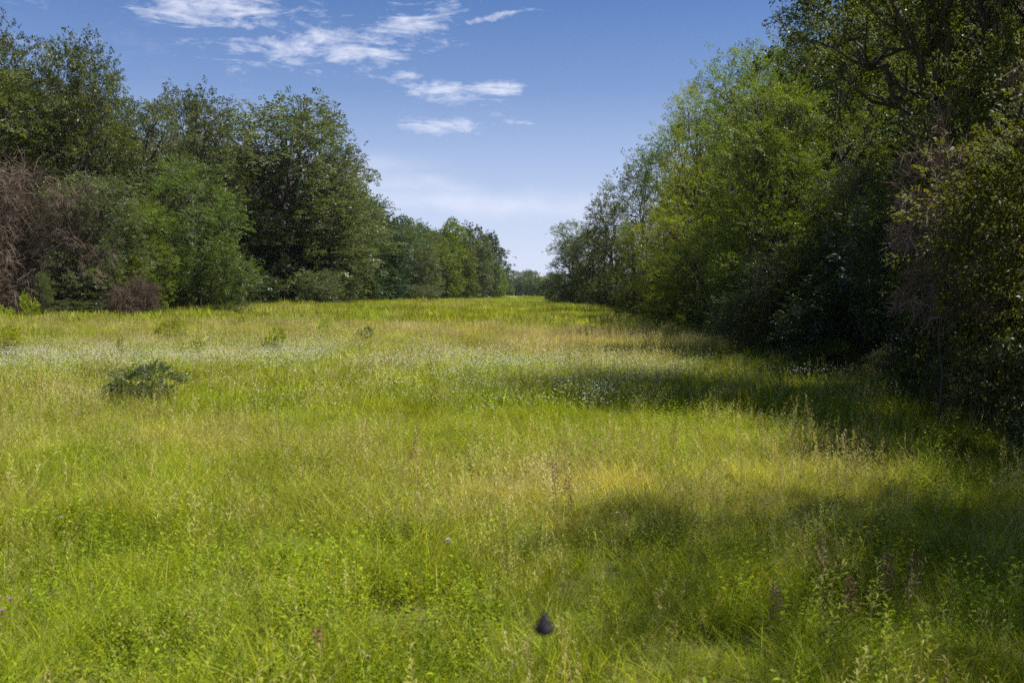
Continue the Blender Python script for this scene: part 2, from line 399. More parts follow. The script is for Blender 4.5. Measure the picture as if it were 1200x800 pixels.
def tree_proto(seed, H=12., Rr=4.5, low=.06, prof='round', nlobes=20, nspray=2400, L=.7, nleaf=34, ll=.075, lw=.038, trunk_r=.2,
               lean=(0, 0), flat=.75, leaders=.12, bare=0.0, hollow=.72, tpl=None, limb_n=6, sub=5, droop=.1, shell=.45):
    """returns (trunk mesh, crown mesh) of a unit-built tree standing at the origin"""
    rng = np.random.default_rng(seed)
    templates = tpl or [spray_template(rng, nleaf, L, ll, lw) for _ in range(6)]
    tb = Tubes()
    top = np.array([lean[0], lean[1], H * .86])
    n = 9; tz = np.linspace(0, 1, n)
    tr = np.stack([top[0] * tz ** 1.3, top[1] * tz ** 1.3, H * .86 * tz], -1) + rng.normal(0, .018 * H, (n, 3)) * np.array([1, 1, 0]) * np.minimum(tz * 3, 1)[:, None]
    tr[0, 2] = -.25
    tb.add(tr, trunk_r * (1.18 - 1.08 * tz ** .8) * np.where(tz == 0, 1.35, 1), 9)
    def axis_pt(z): return np.array([np.interp(z, tr[:, 2], tr[:, 0]), np.interp(z, tr[:, 2], tr[:, 1]), z])
    def env(s):
        if prof == 'round': return np.sin(np.pi * np.clip(.17 + .71 * s, 0, 1)) ** .6
        if prof == 'dome': return (1 - (abs(s - .42) / .66) ** 3.2) ** .5
        if prof == 'cone': return 1.02 - s * .92
        if prof == 'top': return np.sin(np.pi * np.clip(.05 + .84 * s ** .7, 0, 1)) ** .65
        return np.sin(np.pi * np.clip(.28 + .68 * s, 0, 1)) ** .6
    lob = []
    for i in range(nlobes):
        s = (i + rng.random()) / nlobes
        a = i * 2.399 + rng.normal(0, .5)
        rl = Rr * rng.uniform(.24, .44) * (.75 + .35 * env(s))
        z = H * (low + (1 - low) * s) - rl * .35 * s
        rad = max(Rr * env(s) * rng.uniform(.62, 1.06) - rl * .6, 0)
        c0 = axis_pt(min(z, H * .86))
        lob.append((c0 + np.array([math.cos(a) * rad, math.sin(a) * rad, z - c0[2]]), rl))
    vol = np.array([l[1] ** 2 for l in lob]); cnt = np.maximum((nspray * vol / vol.sum()).astype(int), 8)
    P, D, S = [], [], []
    for (c, rl), m in zip(lob, cnt):
        z0 = max(min(c[2] * rng.uniform(.45, .75), H * .82), .25 * H * rng.random() + .3)
        st = axis_pt(z0)
        lp = curve_pts(st, c, .05 * rng.normal(1, 1), limb_n, rng, .05)
        lr = trunk_r * .42 * (rl / Rr / .35)
        tb.add(lp, np.linspace(lr, lr * .25, limb_n), 6)
        v = unit(rng.normal(0, 1, (m, 3)))
        v[:, 2] = np.where(v[:, 2] < -.35, -v[:, 2] * .6, v[:, 2]); v = unit(v)
        out = unit(c - axis_pt(min(max(c[2] - .15 * H, 0), H * .86)))
        rr = rl * (rng.random(m) ** shell) * rng.uniform(.85, 1.12, m)
        ld = rng.random(m) < leaders
        rr = np.where(ld, rr * rng.uniform(1.15, 1.5, m), rr)
        # uneven surface of the lobe
        ph = rng.uniform(0, 6, 3)
        rr *= 1 + .18 * np.sin(v[:, 0] * 5 + ph[0]) * np.sin(v[:, 1] * 5 + ph[1]) + .12 * np.sin(v[:, 2] * 7 + ph[2])
        p = c + v * rr[:, None] * np.array([1, 1, flat])
        P.append(p); D.append(unit(v * np.array([1, 1, .7]) + out * .55 + rng.normal(0, .35, (m, 3)))); S.append(rng.uniform(.7, 1.2, m) * np.where(ld, 1.15, 1))
        for k in range(sub):
            q = p[rng.integers(0, m)]
            tb.add(curve_pts(lp[-2], q, .03, 4, rng, .07), np.linspace(lr * .34, lr * .08, 4), 4)
    P, D, S = np.concatenate(P), np.concatenate(D), np.concatenate(S)
    P[:, 2] = np.maximum(P[:, 2], .12)
    if bare:
        for _ in range(int(bare)):
            a = rng.uniform(0, 6.28); z = H * rng.uniform(.55, .95); st = axis_pt(min(z * .8, H * .84))
            e = st + np.array([math.cos(a) * Rr * 1.05, math.sin(a) * Rr * 1.05, H * rng.uniform(.08, .28)])
            lp = curve_pts(st, e, .03, 7, rng, .05); tb.add(lp, np.linspace(trunk_r * .25, .008, 7), 5)
            for k in range(5):
                q = lp[rng.integers(3, 7)]; tb.add(curve_pts(q, q + rng.normal(0, .12 * Rr, 3) + [0, 0, .12 * Rr], .02, 3, rng), [.02, .012, .005], 3)
    V, Fq, T = scatter_sprays(rng, P, D, S, templates, droop)
    return tb.mesh('trunk', M['bark']), make_mesh('crown', V, [Fq], T, M['mid']), H, Rr

PROTO = {}
for i, s_ in enumerate((11, 12, 13, 14)):        # close trees of the right-hand edge
    PROTO['near%d' % i] = tree_proto(s_, 12, 4.3, .05 if i < 2 else .22, 'dome' if i != 3 else 'top', 26, 2700, .62, 40, .08, .042, .2 if i != 3 else .3, leaders=.13, sub=8, shell=.38)
for i, s_ in enumerate((21, 22, 23)):            # middle distance
    PROTO['mid%d' % i] = tree_proto(s_, 12, 4.5, .04, 'round', 24, 1900, .8, 26, .13, .068, .2, leaders=.1, shell=.35)
for i, s_ in enumerate((31, 32, 33, 34)):        # large oaks of the left-hand edge
    PROTO['oak%d' % i] = tree_proto(s_, 17, 6.3, .04 if i < 3 else .15, 'dome' if i < 3 else 'top', 38, 3600, .85, 24, .17, .095, .34, leaders=.07, bare=5 if i == 3 else 1, shell=.28)
for i, s_ in enumerate((41, 42, 43)):            # far rows
    PROTO['far%d' % i] = tree_proto(s_, 12, 4.6, .03, 'dome', 24, 1150, 1.15, 20, .28, .17, .22, leaders=.1, sub=2)
rng_ = np.random.default_rng(51)
PROTO['fork'] = tree_proto(58, 12, 4.3, .44, 'top', 20, 2100, .62, 40, .072, .038, .27, leaders=.12, sub=8, shell=.4, limb_n=8)
PROTO['cedar'] = tree_proto(52, 9, 2.4, .02, 'cone', 34, 1500, .7, 20, .16, .06, .14, leaders=.1, sub=1)
PROTO['bush'] = tree_proto(61, 4, 2.6, .05, 'round', 14, 900, .6, 24, .11, .06, .07, leaders=.2, sub=3)
PROTO['bushfine'] = tree_proto(62, 4, 2.4, .05, 'round', 16, 2200, .40, 28, .056, .028, .07, leaders=.2, sub=4)
DT = [twig_template(rng_, 9, 1.25, .013) for _ in range(5)]
VT = [twig_template(rng_, 12, .8, .0095) for _ in range(5)]
PROTO['dead'] = tree_proto(71, 9, 4.2, .02, 'round', 26, 1250, tpl=DT, trunk_r=.14, leaders=.3, sub=8, droop=.45)
PROTO['vines'] = tree_proto(75, 5, 1.2, .40, 'round', 12, 300, tpl=VT, trunk_r=.04, leaders=.3, sub=8, droop=.8)
PROTO['vines'][1].materials[0] = M['dead']
PROTO['deadlow'] = tree_proto(72, 3, 2.6, .02, 'round', 12, 650, tpl=DT, trunk_r=.06, leaders=.3, sub=5, droop=.3)
for k in ('dead', 'deadlow'): PROTO[k][1].materials[0] = M['dead']

def plant(name, x, y, proto, H, Rr, mat, label, cat='tree', group=None, rz=None, dz=0.0, crown='crown'):
    tm, cm, h0, r0 = PROTO[proto]
    e = bpy.data.objects.new(name, None); C.objects.link(e)
    e.empty_display_size = .3
    e.location = (x, y, gz(x, y) + dz)
    e.rotation_euler = (0, 0, random.uniform(0, 6.283) if rz is None else rz)
    e.scale = (Rr / r0, Rr / r0 * (1 if cat != 'tree' else random.choice((-1, 1))), H / h0)
    tag(e, label, cat, group)
    link('trunk' if cat == 'tree' else 'stems', tm, e)
    c = link(crown, cm, e)
    c.material_slots[0].link = 'OBJECT'; c.material_slots[0].material = M[mat]
    return e
def tree_px(px, ytop, d, Rpx, proto, mat, label, name='broadleaf_tree', cat='tree', group=None, rz=None, crown='crown'):
    """a tree whose middle stands in the direction px at distance d and whose top reaches ytop"""
    x = (px - 600) / 1167 * d
    H = ((345 - ytop) / 1167 * d + CAM_H - gz(x, d)) * (1.22 if proto[:3] == 'far' else 0.98)
    return plant(name, x, d, proto, H, Rpx / 1167 * d, mat, label, cat, group, rz, crown=crown)

# left-hand edge of the wood, front row
GL = 'trees along the left edge of the meadow'
tree_px(-60, 52, 60, 110, 'oak0', 'oak', 'tall dark oak cut by the left border of the photo, behind brown brush', group=GL)
tree_px(12, 30, 66, 80, 'oak1', 'oak', 'tall open-topped dark oak rising behind the brown dead thicket at far left', group=GL)
tree_px(98, 55, 62, 72, 'oak3', 'oak', 'tall oak with ragged pointed top, second high top from the left', group=GL)
tree_px(172, 118, 66, 62, 'oak2', 'grey', 'rounded grey green tree between the ragged tall oak and the dark bare-branched tree', group=GL)
tree_px(112, 205, 57, 55, 'oak2', 'grey', 'shorter pale olive tree in front of the ragged tall oak', group=GL)
tree_px(232, 112, 84, 66, 'oak3', 'oak', 'dark tree with bare twigs above its top, left of the big domed oak', group=GL)
tree_px(232, 188, 64, 62, 'mid1', 'feather', 'bright feathery light green tree standing in front of the left oaks', group=GL)
tree_px(170, 235, 60, 42, 'mid0', 'mid', 'small olive green tree left of the bright feathery one', group=GL)
tree_px(338, 120, 92, 104, 'oak0', 'grey', 'biggest domed grey green oak on the left side of the meadow', group=GL, rz=1.0)
tree_px(392, 176, 98, 52, 'oak1', 'grey', 'pale grey green oak forming the right shoulder of the big domed oak', group=GL)
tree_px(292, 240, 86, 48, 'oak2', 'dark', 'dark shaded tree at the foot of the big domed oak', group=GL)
tree_px(382, 262, 92, 40, 'oak2', 'grey', 'low pale grey green tree at the right foot of the big domed oak', group=GL)
tree_px(425, 250, 132, 30, 'far0', 'mid', 'first tree of the far left row, just past the big domed oak', group=GL)
tree_px(459, 262, 116, 28, 'cedar', 'cedar', 'very dark pointed cedar in the far left row', 'cedar_tree', group=GL)
row = ((446, 256, 150, 26, 'mid2', 'mid', 'mid green tree directly behind the dark pointed cedar'),
       (487, 262, 150, 26, 'mid0', 'far', 'broad pale green tree right of the dark pointed cedar'),
       (512, 272, 170, 24, 'mid1', 'far', 'rounded tree at the middle of the far left row, beneath open sky'),
       (534, 279, 190, 22, 'far0', 'mid', 'dark topped tree in the far left row, fourth from its far end'),
       (553, 284, 215, 20, 'far1', 'far', 'tree in the far left row, third from its far end'),
       (566, 298, 200, 14, 'far2', 'grey', 'low pale tree in front of the last tall trees of the far left row'),
       (571, 289, 245, 17, 'far2', 'dark', 'dark tree at the far end of the left row'),
       (583, 318, 250, 11, 'far0', 'mid', 'low tree closing the far end of the left row'))
for px, yt, d, rp, pr, mt, lb in row: tree_px(px, yt, d, rp, pr, mt, lb, group=GL)
for px, yt, d, rp, mt, lb in ((497, 304, 135, 22, 'grey', 'low pale tree in front of the far left row, right of the cedar'),
                              (524, 300, 160, 20, 'mid', 'low green tree in front of the middle of the far left row'),
                              (545, 306, 185, 15, 'mid', 'low green tree near the far end of the left row'),
                              (412, 305, 112, 24, 'bright', 'low bright green tree at the left of the dark cedar')):
    tree_px(px, yt, d, rp, 'far1', mt, lb, group=GL)
tree_px(496, 334, 116, 17, 'bush', 'grey', 'pale rounded bush at the foot of the far left row', 'bush', 'shrub', crown='foliage')
tree_px(372, 318, 84, 30, 'bush', 'grey', 'pale grey green bush at the right foot of the big domed oak', 'bush', 'shrub', crown='foliage')
tree_px(265, 285, 62, 34, 'bush', 'feather', 'feathery light green bush spreading below the bright feathery tree', 'bush', 'shrub', crown='foliage')
tree_px(150, 300, 57, 28, 'bush', 'mid', 'green bush in front of the olive tree on the left edge', 'bush', 'shrub', crown='foliage')
tree_px(52, 318, 53, 12, 'mid2', 'oak', 'dark green tree growing up through the brown tangles', group=GL)
tree_px(128, 272, 56, 22, 'mid0', 'grey', 'small greyish tree between the brown thicket and the olive tree', group=GL)
tree_px(88, 352, 55, 40, 'bush', 'grey', 'low grey green bush at the foot of the brown brush', 'bush', 'shrub', crown='foliage')
GF = 'undergrowth bushes along the foot of the left wood'
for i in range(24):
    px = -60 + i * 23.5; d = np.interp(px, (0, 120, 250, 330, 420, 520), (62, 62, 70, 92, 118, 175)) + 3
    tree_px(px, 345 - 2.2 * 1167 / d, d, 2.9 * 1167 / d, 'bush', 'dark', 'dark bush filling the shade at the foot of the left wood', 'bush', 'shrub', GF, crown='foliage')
# brown dead thickets
tree_px(16, 188, 56, 58, 'dead', 'dead', 'big tangle of brown leafless branches at the far left', 'dead_thicket', 'thicket', crown='twigs')
tree_px(84, 220, 56, 46, 'dead', 'dead', 'brown leafless thicket right of the biggest brown tangle', 'dead_thicket', 'thicket', crown='twigs')
tree_px(-50, 200, 54, 60, 'dead', 'dead', 'brown leafless thicket cut by the left border', 'dead_thicket', 'thicket', crown='twigs')
tree_px(160, 334, 53, 24, 'deadlow', 'dead', 'low grey brown brush pile on the left edge of the meadow', 'dead_thicket', 'thicket', crown='twigs')
# rows behind, seen only through gaps
GB = 'trees filling the wood behind the left edge'
LB = 'tall tree deeper in the wood, seen through gaps of the left edge'
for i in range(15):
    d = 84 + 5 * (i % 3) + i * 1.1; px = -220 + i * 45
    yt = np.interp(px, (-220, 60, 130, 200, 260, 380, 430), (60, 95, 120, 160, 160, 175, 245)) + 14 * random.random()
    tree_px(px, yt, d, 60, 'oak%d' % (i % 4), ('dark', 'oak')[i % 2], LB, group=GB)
for i in range(9):
    px = 405 + i * 21; d = 165 + i * 14
    tree_px(px, np.interp(px, (400, 590), (262, 305)), d, 26, 'far%d' % (i % 3), 'dark', LB, group=GB)
for i in range(5):
    plant('broadleaf_tree', -46 - 3 * (i % 2), 50 - i * 9, 'oak%d' % (i % 4), 16 + i % 3, 6.5, 'oak', 'tall oak of the left edge standing beyond the left border', group='trees beyond the left border')

# right-hand edge
GR = 'trees along the right edge of the meadow'
def right(px, yt, d, rp, pr, mt, lb, **k): return tree_px(px, yt, d, rp, pr, mt, lb, group=GR, **k)
right(671, 260, 125, 29, 'oak2', 'grey', 'farthest tree of the right row, greyish with an airy top')
right(650, 318, 140, 14, 'oak2', 'dark', 'low dark tree at the far tip of the right row')
for k, (px, yt, d, lb) in enumerate(((660, 335, 128, 'dark bush at the foot of the airy greyish tree'), (683, 330, 124, 'dark bush right of the airy greyish tree, at the far grass'),
                          (704, 326, 108, 'dark bush between the far right trees and the bare snag tree'))):
    tree_px(px, yt, d, 20, 'bush', 'oak', lb, 'bush', 'shrub', crown='foliage')
right(692, 268, 112, 27, 'oak0', 'oak', 'dark tree behind and right of the airy greyish tree')
right(718, 232, 92, 32, 'oak1', 'oak', 'dark tree with a bare snag low in the right row')
right(752, 178, 74, 46, 'mid2', 'grey', 'grey green tree whose outline leans out below the high tops, right row')
right(742, 262, 62, 34, 'mid0', 'mid', 'low mid green tree at the edge of the meadow, right row')
right(800, 140, 58, 52, 'mid1', 'mid', 'tall mid green tree behind the bright leaning one')
right(782, 250, 50, 46, 'mid0', 'bright', 'bright yellow green tree hanging over the far grass of the right edge')
right(815, 106, 42, 66, 'near0', 'bright', 'bright yellow green tree with thin dark limbs and a loose top')
right(825, 270, 38, 58, 'near1', 'mid', 'low spreading tree at the meadow edge under the bright loose-topped one')
right(890, 70, 36, 80, 'near2', 'mid', 'tall tree with pale gaps in its crown behind the bright loose-topped one')
right(905, 95, 27, 88, 'near1', 'mid', 'bright sunlit tree between the loose-topped one and the dark mass')
right(905, 295, 25, 70, 'near0', 'dark', 'low dark tree shading the grass below the right middle')
right(985, 10, 28, 100, 'near0', 'mid', 'tall open tree rising to the top border of the photo')
right(1010, 190, 23, 84, 'near1', 'dark', 'deep green shaded tree in front of the dark wood')
right(985, 330, 20.5, 80, 'bush', 'dark', 'dark bushy tree low beside the shadowed grass')
big = plant('broadleaf_tree', 6.9, 16.0, 'fork', 10.8, 3.1, 'glossy', 'big tree with thick forked dark limbs under the top border', group=GR, rz=2.0)
plant('broadleaf_tree', 10.8, 14.0, 'near2', 9.5, 3.0, 'glossy', 'tree with small shiny leaves behind the tangled vines at right', group=GR)
plant('bush', 6.4, 10.6, 'bushfine', 4.3, 1.75, 'glossy', 'tall bush of small shiny leaves at the right border', 'shrub', crown='foliage')
plant('bush', 6.9, 13.0, 'bushfine', 5.6, 1.7, 'glossy', 'tall shiny-leaved bush beneath the tangle of dead vines', 'shrub', crown='foliage')
plant('bush', 7.0, 15.4, 'bushfine', 4.2, 1.7, 'dark', 'dark bush behind the shiny-leaved bush at the meadow edge', 'shrub', crown='foliage')
plant('bush', 5.7, 9.2, 'bushfine', 2.1, 1.1, 'dark', 'low dark bush touching the right border above the grass', 'shrub', crown='foliage')
plant('dead_vines', 5.35, 12.4, 'vines', 3.7, .50, 'vine', 'curtain of dead pinkish brown vines hanging in the right trees', 'vines', crown='twigs')
plant('dead_vines', 6.5, 11.6, 'vines', 4.9, .55, 'vine', 'bare brown vines above the shiny-leaved bush at the right border', 'vines', crown='twigs')
GS = 'trees beyond the right border'
LS = 'tall tree of the right edge standing beyond the right border'
for x, y, h, r, pr in ((8.0, 5.7, 11.8, 2.5, 'near0'), (10.2, 5.5, 13.2, 2.5, 'near2'), (15.5, 2.0, 10, 3.6, 'near2'), (17.5, 7.5, 13, 4.5, 'near1'), (12.5, -2, 12, 4.4, 'near0'), (11.5, -8, 12, 4.4, 'near1')):
    plant('broadleaf_tree', x, y, pr, h, r, 'oak', LS, group=GS)
GD = 'trees filling the wood behind the right edge'
LD = 'tree deeper in the dark wood, seen through gaps of the right edge'
for i in range(14):
    y = 9 + i * 5.8; x = (16 if i < 2 else 12.5) + 2.5 * (i % 2) + .05 * y
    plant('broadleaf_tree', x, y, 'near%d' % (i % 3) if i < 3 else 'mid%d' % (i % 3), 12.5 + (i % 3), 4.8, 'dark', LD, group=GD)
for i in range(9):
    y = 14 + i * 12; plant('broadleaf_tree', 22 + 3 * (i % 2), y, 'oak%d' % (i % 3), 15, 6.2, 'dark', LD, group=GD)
GU = 'dark undergrowth bushes at the foot of the right trees'
LU = 'dark leafy bush filling the shade at the foot of the right trees'
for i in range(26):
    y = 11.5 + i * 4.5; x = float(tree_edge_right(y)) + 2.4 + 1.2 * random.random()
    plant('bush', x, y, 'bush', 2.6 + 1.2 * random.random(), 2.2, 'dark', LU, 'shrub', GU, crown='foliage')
for i in range(7):
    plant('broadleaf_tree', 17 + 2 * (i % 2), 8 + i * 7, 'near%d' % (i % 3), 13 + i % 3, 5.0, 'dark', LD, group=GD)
for i in range(12):
    y = 10.5 + i * 2.3; x = float(tree_edge_right(y)) + .1 + .8 * random.random()
    plant('bramble', x, y, 'bushfine', .7 + .6 * random.random(), .55 + .3 * random.random(), ('mid', 'grey')[i % 2], 'low ragged bramble where the grass meets the right wood', 'shrub', 'brambles along the right edge of the grass', crown='foliage')
# far end
for px, yt, d, rp, mt, lb in ((594, 327, 380, 9, 'far', 'small hazy tree at the far end of the meadow, next to the left row'),
                              (604, 332, 430, 10, 'dark', 'shadowy distant tree behind the pale track'),
                              (613, 328, 470, 8, 'far', 'distant hazy tree beneath the open sky, near the middle of the gap'),
                              (622, 330, 420, 9, 'far', 'distant grey green tree in the gap between both woods'),
                              (632, 329, 390, 10, 'grey', 'distant pale tree in the gap, close to the right row'),
                              (641, 331, 350, 10, 'mid', 'distant green tree at the foot of the right row')):
    tree_px(px, yt, d, rp, 'far%d' % (px % 3), mt, lb, group='distant trees closing the gap')
for i in range(22):
    x = -95 + i * 9.5; plant('broadleaf_tree', x, 500 + 25 * (i % 3), 'far%d' % (i % 3), 11 + i % 4, 6.5, 'far', 'far tree of the hazy line that closes the view', group='hazy tree line at the far end')

# ------------------------------------------------------------------ meadow: templates
def blades(rng, n, rad, h0, h1, wd, segs, lean=.35, curl=.5):
    V, F3, F4, T = [], [], [], []; base = 0
    for _ in range(n):
        r_, a = rad * math.sqrt(rng.random()), rng.uniform(0, 6.283)
        p = np.array([r_ * math.cos(a), r_ * math.sin(a), -.03])
        hh = rng.uniform(h0, h1); b = rng.uniform(0, 6.283); dr = np.array([math.cos(b), math.sin(b), 0])
        le = abs(rng.normal(0, lean)); tw = rng.uniform(0, 3.14); sd = np.array([math.cos(tw), math.sin(tw), 0])
        t = np.linspace(0, 1, segs + 1)
        c = p + np.outer(t * le * hh + (t ** 2.4) * curl * hh * rng.random(), dr) + np.outer(t * hh * (1 - .15 * t * curl), [0, 0, 1])
        w_ = wd * rng.uniform(.6, 1.2) * (1 - t ** 1.5) * .5
        v = []
        for k in range(segs): v += [c[k] - sd * w_[k], c[k] + sd * w_[k]]
        v.append(c[-1]); m = len(v)
        for k in range(segs - 1): F4.append([base + 2 * k, base + 2 * k + 1, base + 2 * k + 3, base + 2 * k + 2])
        F3.append([base + m - 3, base + m - 2, base + m - 1])
        V += v; T += [rng.random()] * m; base += m
    return np.array(V), [np.array(F3)] + ([np.array(F4)] if F4 else []), np.array(T)
def seeds(rng, n, rad, h0, h1, sw, headw, spk):
    """thin stalks with an open feathery seed head"""
    V, F, T = [], [], []
    def quad(a, b, w_, s):
        k = len(V); V.extend([a - s * w_, a + s * w_, b + s * w_ * .6, b - s * w_ * .6]); F.append([k, k + 1, k + 2, k + 3]); T.extend([tn] * 4)
    for _ in range(n):
        r_, a = rad * math.sqrt(rng.random()), rng.uniform(0, 6.283); tn = rng.random()
        p = np.array([r_ * math.cos(a), r_ * math.sin(a), -.02]); hh = rng.uniform(h0, h1)
        top = p + np.array([rng.normal(0, .12) * hh, rng.normal(0, .12) * hh, hh]); md = (p + top) / 2 + rng.normal(0, .012, 3)
        tw = rng.uniform(0, 3.14); s = np.array([math.cos(tw), math.sin(tw), 0])
        quad(p, md, sw / 2, s); quad(md, top, sw / 2 * .8, s)
        for k in range(spk):
            t_ = .62 + .38 * (k + rng.random()) / spk; q = md + (top - md) * ((t_ - .5) * 2)
            dd = np.array([rng.normal(), rng.normal(), rng.uniform(.2, 1.5)]); dd /= np.linalg.norm(dd)
            ln = headw * rng.uniform(.5, 1.2) * (1.25 - t_) * 2
            e = q + dd * ln; s2 = unit(np.cross(dd, [.3, .2, 1]))
            quad(q, e, sw * .35, s2); quad(e - dd * ln * .35, e + dd * .006, sw * 1.1, s2)
    return np.array(V), [np.array(F)], np.array(T)
def weedclump(rng, n, rad, h0, h1, ll):
    P = []
    q = []
    for _ in range(n):
        r_, a = rad * math.sqrt(rng.random()), rng.uniform(0, 6.283); hh = rng.uniform(h0, h1)
        b = np.array([r_ * math.cos(a), r_ * math.sin(a), 0]); m = int(9 + 7 * rng.random())
        t = np.linspace(.1, 1, m); ang = np.arange(m) * 2.4 + a
        p = b + np.outer(t * hh, unit(np.array([rng.normal(0, .2), rng.normal(0, .2), 1])))
        d = unit(np.stack([np.cos(ang), np.sin(ang), rng.uniform(.1, .9, m)], -1)); nr = unit(np.stack([-np.cos(ang) * .6, -np.sin(ang) * .6, np.ones(m)], -1))
        sz = ll * (1.2 - .6 * t) * rng.uniform(.7, 1.2, m)
        q.append(leaf_quads(p, d, nr, sz, sz * .38))
    q = np.concatenate(q); V = q.reshape(-1, 3)
    return V, [np.arange(len(V)).reshape(-1, 4)], np.repeat(rng.random(len(q)), 4)
def whiteclump(rng, n, rad, h0, h1, s):
    """thin stems carrying small white flower heads"""
    V, F, T = [], [], []
    for _ in range(n):
        r_, a = rad * math.sqrt(rng.random()), rng.uniform(0, 6.283); hh = rng.uniform(h0, h1)
        p = np.array([r_ * math.cos(a), r_ * math.sin(a), 0]); top = p + [rng.normal(0, .05), rng.normal(0, .05), hh]
        for j in range(3):
            c = top + rng.normal(0, s * .9, 3) * [1, 1, .5]; tl = unit(rng.normal(0, .5, 3) + [0, 0, 1]); u = unit(np.cross(tl, [.2, 1, .1])); v = np.cross(tl, u)
            k = len(V); ss = s * rng.uniform(.5, 1)
            for i in range(6):
                an = i * 1.047; V.append(c + ss * (math.cos(an) * u + math.sin(an) * v) * (1 if i % 2 else .72) + tl * ss * .2 * (i % 2))
            V.append(c + tl * ss * .15)
            for i in range(6): F.append([k + 6, k + i, k + (i + 1) % 6])
            T += [rng.random()] * 7
    return np.array(V), [np.array(F)], np.array(T)

def template_collection(name, arrs, mat):
    col = bpy.data.collections.new(name)           # kept out of the scene: only a source of shapes
    for k, (v, f, tn) in enumerate(arrs):
        col.objects.link(bpy.data.objects.new('%s_%02d' % (name, k), make_mesh(name, v, f, tn, mat)))
    return col
def scatter(name, col, ncol, xs, ys, scl, dry, label, rng, tilt=.12):
    n = len(xs); me = bpy.data.meshes.new(name); me.vertices.add(n)
    me.vertices.foreach_set('co', np.stack([xs, ys, height(xs, ys)], -1).astype(np.float32).ravel())
    rot = np.stack([rng.normal(0, tilt, n), rng.normal(0, tilt, n), rng.uniform(0, 6.283, n)], -1)
    a = me.attributes.new('rot', 'FLOAT_VECTOR', 'POINT'); a.data.foreach_set('vector', rot.astype(np.float32).ravel())
    for nm, val in (('scl', scl), ('dry', dry)):
        a = me.attributes.new(nm, 'FLOAT', 'POINT'); a.data.foreach_set('value', np.asarray(val, np.float32))
    a = me.attributes.new('pick', 'INT', 'POINT'); a.data.foreach_set('value', rng.integers(0, ncol, n).astype(np.int32))
    o = link(name, me); tag(o, label, kind='stuff')
    ng = bpy.data.node_groups.new(name, 'GeometryNodeTree')
    ng.interface.new_socket('Geometry', in_out='INPUT', socket_type='NodeSocketGeometry')
    ng.interface.new_socket('Geometry', in_out='OUTPUT', socket_type='NodeSocketGeometry')
    g = NT(ng); gi = g.add('NodeGroupInput'); go = g.add('NodeGroupOutput')
    ci = g.add('GeometryNodeCollectionInfo'); ci.inputs['Collection'].default_value = col; ci.inputs['Separate Children'].default_value = True
    def na(nm, ty): return g.add('GeometryNodeInputNamedAttribute', {'Name': nm}, data_type=ty).outputs['Attribute']
    ip = g.add('GeometryNodeInstanceOnPoints', {'Points': gi.outputs[0], 'Instance': ci.outputs[0], 'Pick Instance': True})
    g.l.new(na('pick', 'INT'), ip.inputs['Instance Index'])
    er = g.add('FunctionNodeEulerToRotation'); g.l.new(na('rot', 'FLOAT_VECTOR'), er.inputs[0]); g.l.new(er.outputs[0], ip.inputs['Rotation'])
    g.l.new(na('scl', 'FLOAT'), ip.inputs['Scale'])
    g.l.new(ip.outputs[0], go.inputs[0])
    o.modifiers.new('scatter', 'NODES').node_group = ng
    return o

rg = np.random.default_rng(99)
colA = template_collection('near_tuft', [blades(rg, 180, .26, .05, .29, .0048, 3, .5, .8) for _ in range(5)], M['grass'])
colB = template_collection('mid_tuft', [blades(rg, 170, .5, .10, .36, .012, 2, .42, .7) for _ in range(5)], M['grass'])
colC = template_collection('far_tuft', [blades(rg, 320, 1.25, .14, .42, .034, 1, .3, .2) for _ in range(4)], M['grass'])
colS = template_collection('near_seed', [seeds(rg, 18, .3, .20, .60, .0026, .042, 10) for _ in range(5)], M['seed'])
colT = template_collection('mid_seed', [seeds(rg, 34, .55, .36, .62, .006, .06, 5) for _ in range(4)], M['seed'])
colU = template_collection('far_seed', [seeds(rg, 50, 1.2, .34, .58, .016, .08, 2) for _ in range(3)], M['seed'])
colW = template_collection('weed', [weedclump(rg, 11, .22, .06, .30, (.044, .032, .026, .038, .020, .029)[_]) for _ in range(6)], M['weed'])
colV = template_collection('white', [whiteclump(rg, 46, .6, .28, .46, .0085) for _ in range(4)], M['white'])

def cells(x0, x1, y0, y1, den, rng):
    n = int((x1 - x0) * (y1 - y0) * den); return rng.uniform(x0, x1, n), rng.uniform(y0, y1, n)
def in_meadow(x, y, pad=0.0):
    return (x < tree_edge_right(y) + 1.2 + pad) & (x > tree_edge_left(y) - 2 - pad)
def wedge(x, y, k=.62, pad=4.0): return np.abs(x) < y * k + pad
def gauss(x, y, cx, cy, wx, wy): return np.exp(-((x - cx) / wx) ** 2 - ((y - cy) / wy) ** 2)
def dryness(x, y):
    """straw-coloured stretches of the meadow"""
    b = fnoise(x, y, .10, 4) * .4 + fnoise(x, y, .55, 8) * .35 + fnoise(x, y, 2.2, 18) * .25
    d = (b - .50) * 2.4 + .125
    d += .34 * gauss(x, y, .2, 10.5, 2.8, 4.0)                      # pale seeding stretch in mid meadow
    d += .50 * gauss(x, y, 2.5, 34, 5.5, 7) + .35 * gauss(x, y, -9, 42, 9, 6) + .4 * gauss(x, y, 5, 52, 4, 8)
    d += .25 * gauss(x, y, 3.0, 7.2, 1.6, 1.6) + .3 * gauss(x, y, -14, 30, 5, 3)
    d -= .65 * gauss(x, y, -.4, 15.2, 4.2, 2.2) + .35 * gauss(x, y, -4, 5.5, 2.5, 2) + .4 * gauss(x, y, 5, 45, 3, 5)
    d -= .30 * gauss(x, y, 0, 3.6, 6, 2.2)
    return np.clip(d, 0.09, 1)
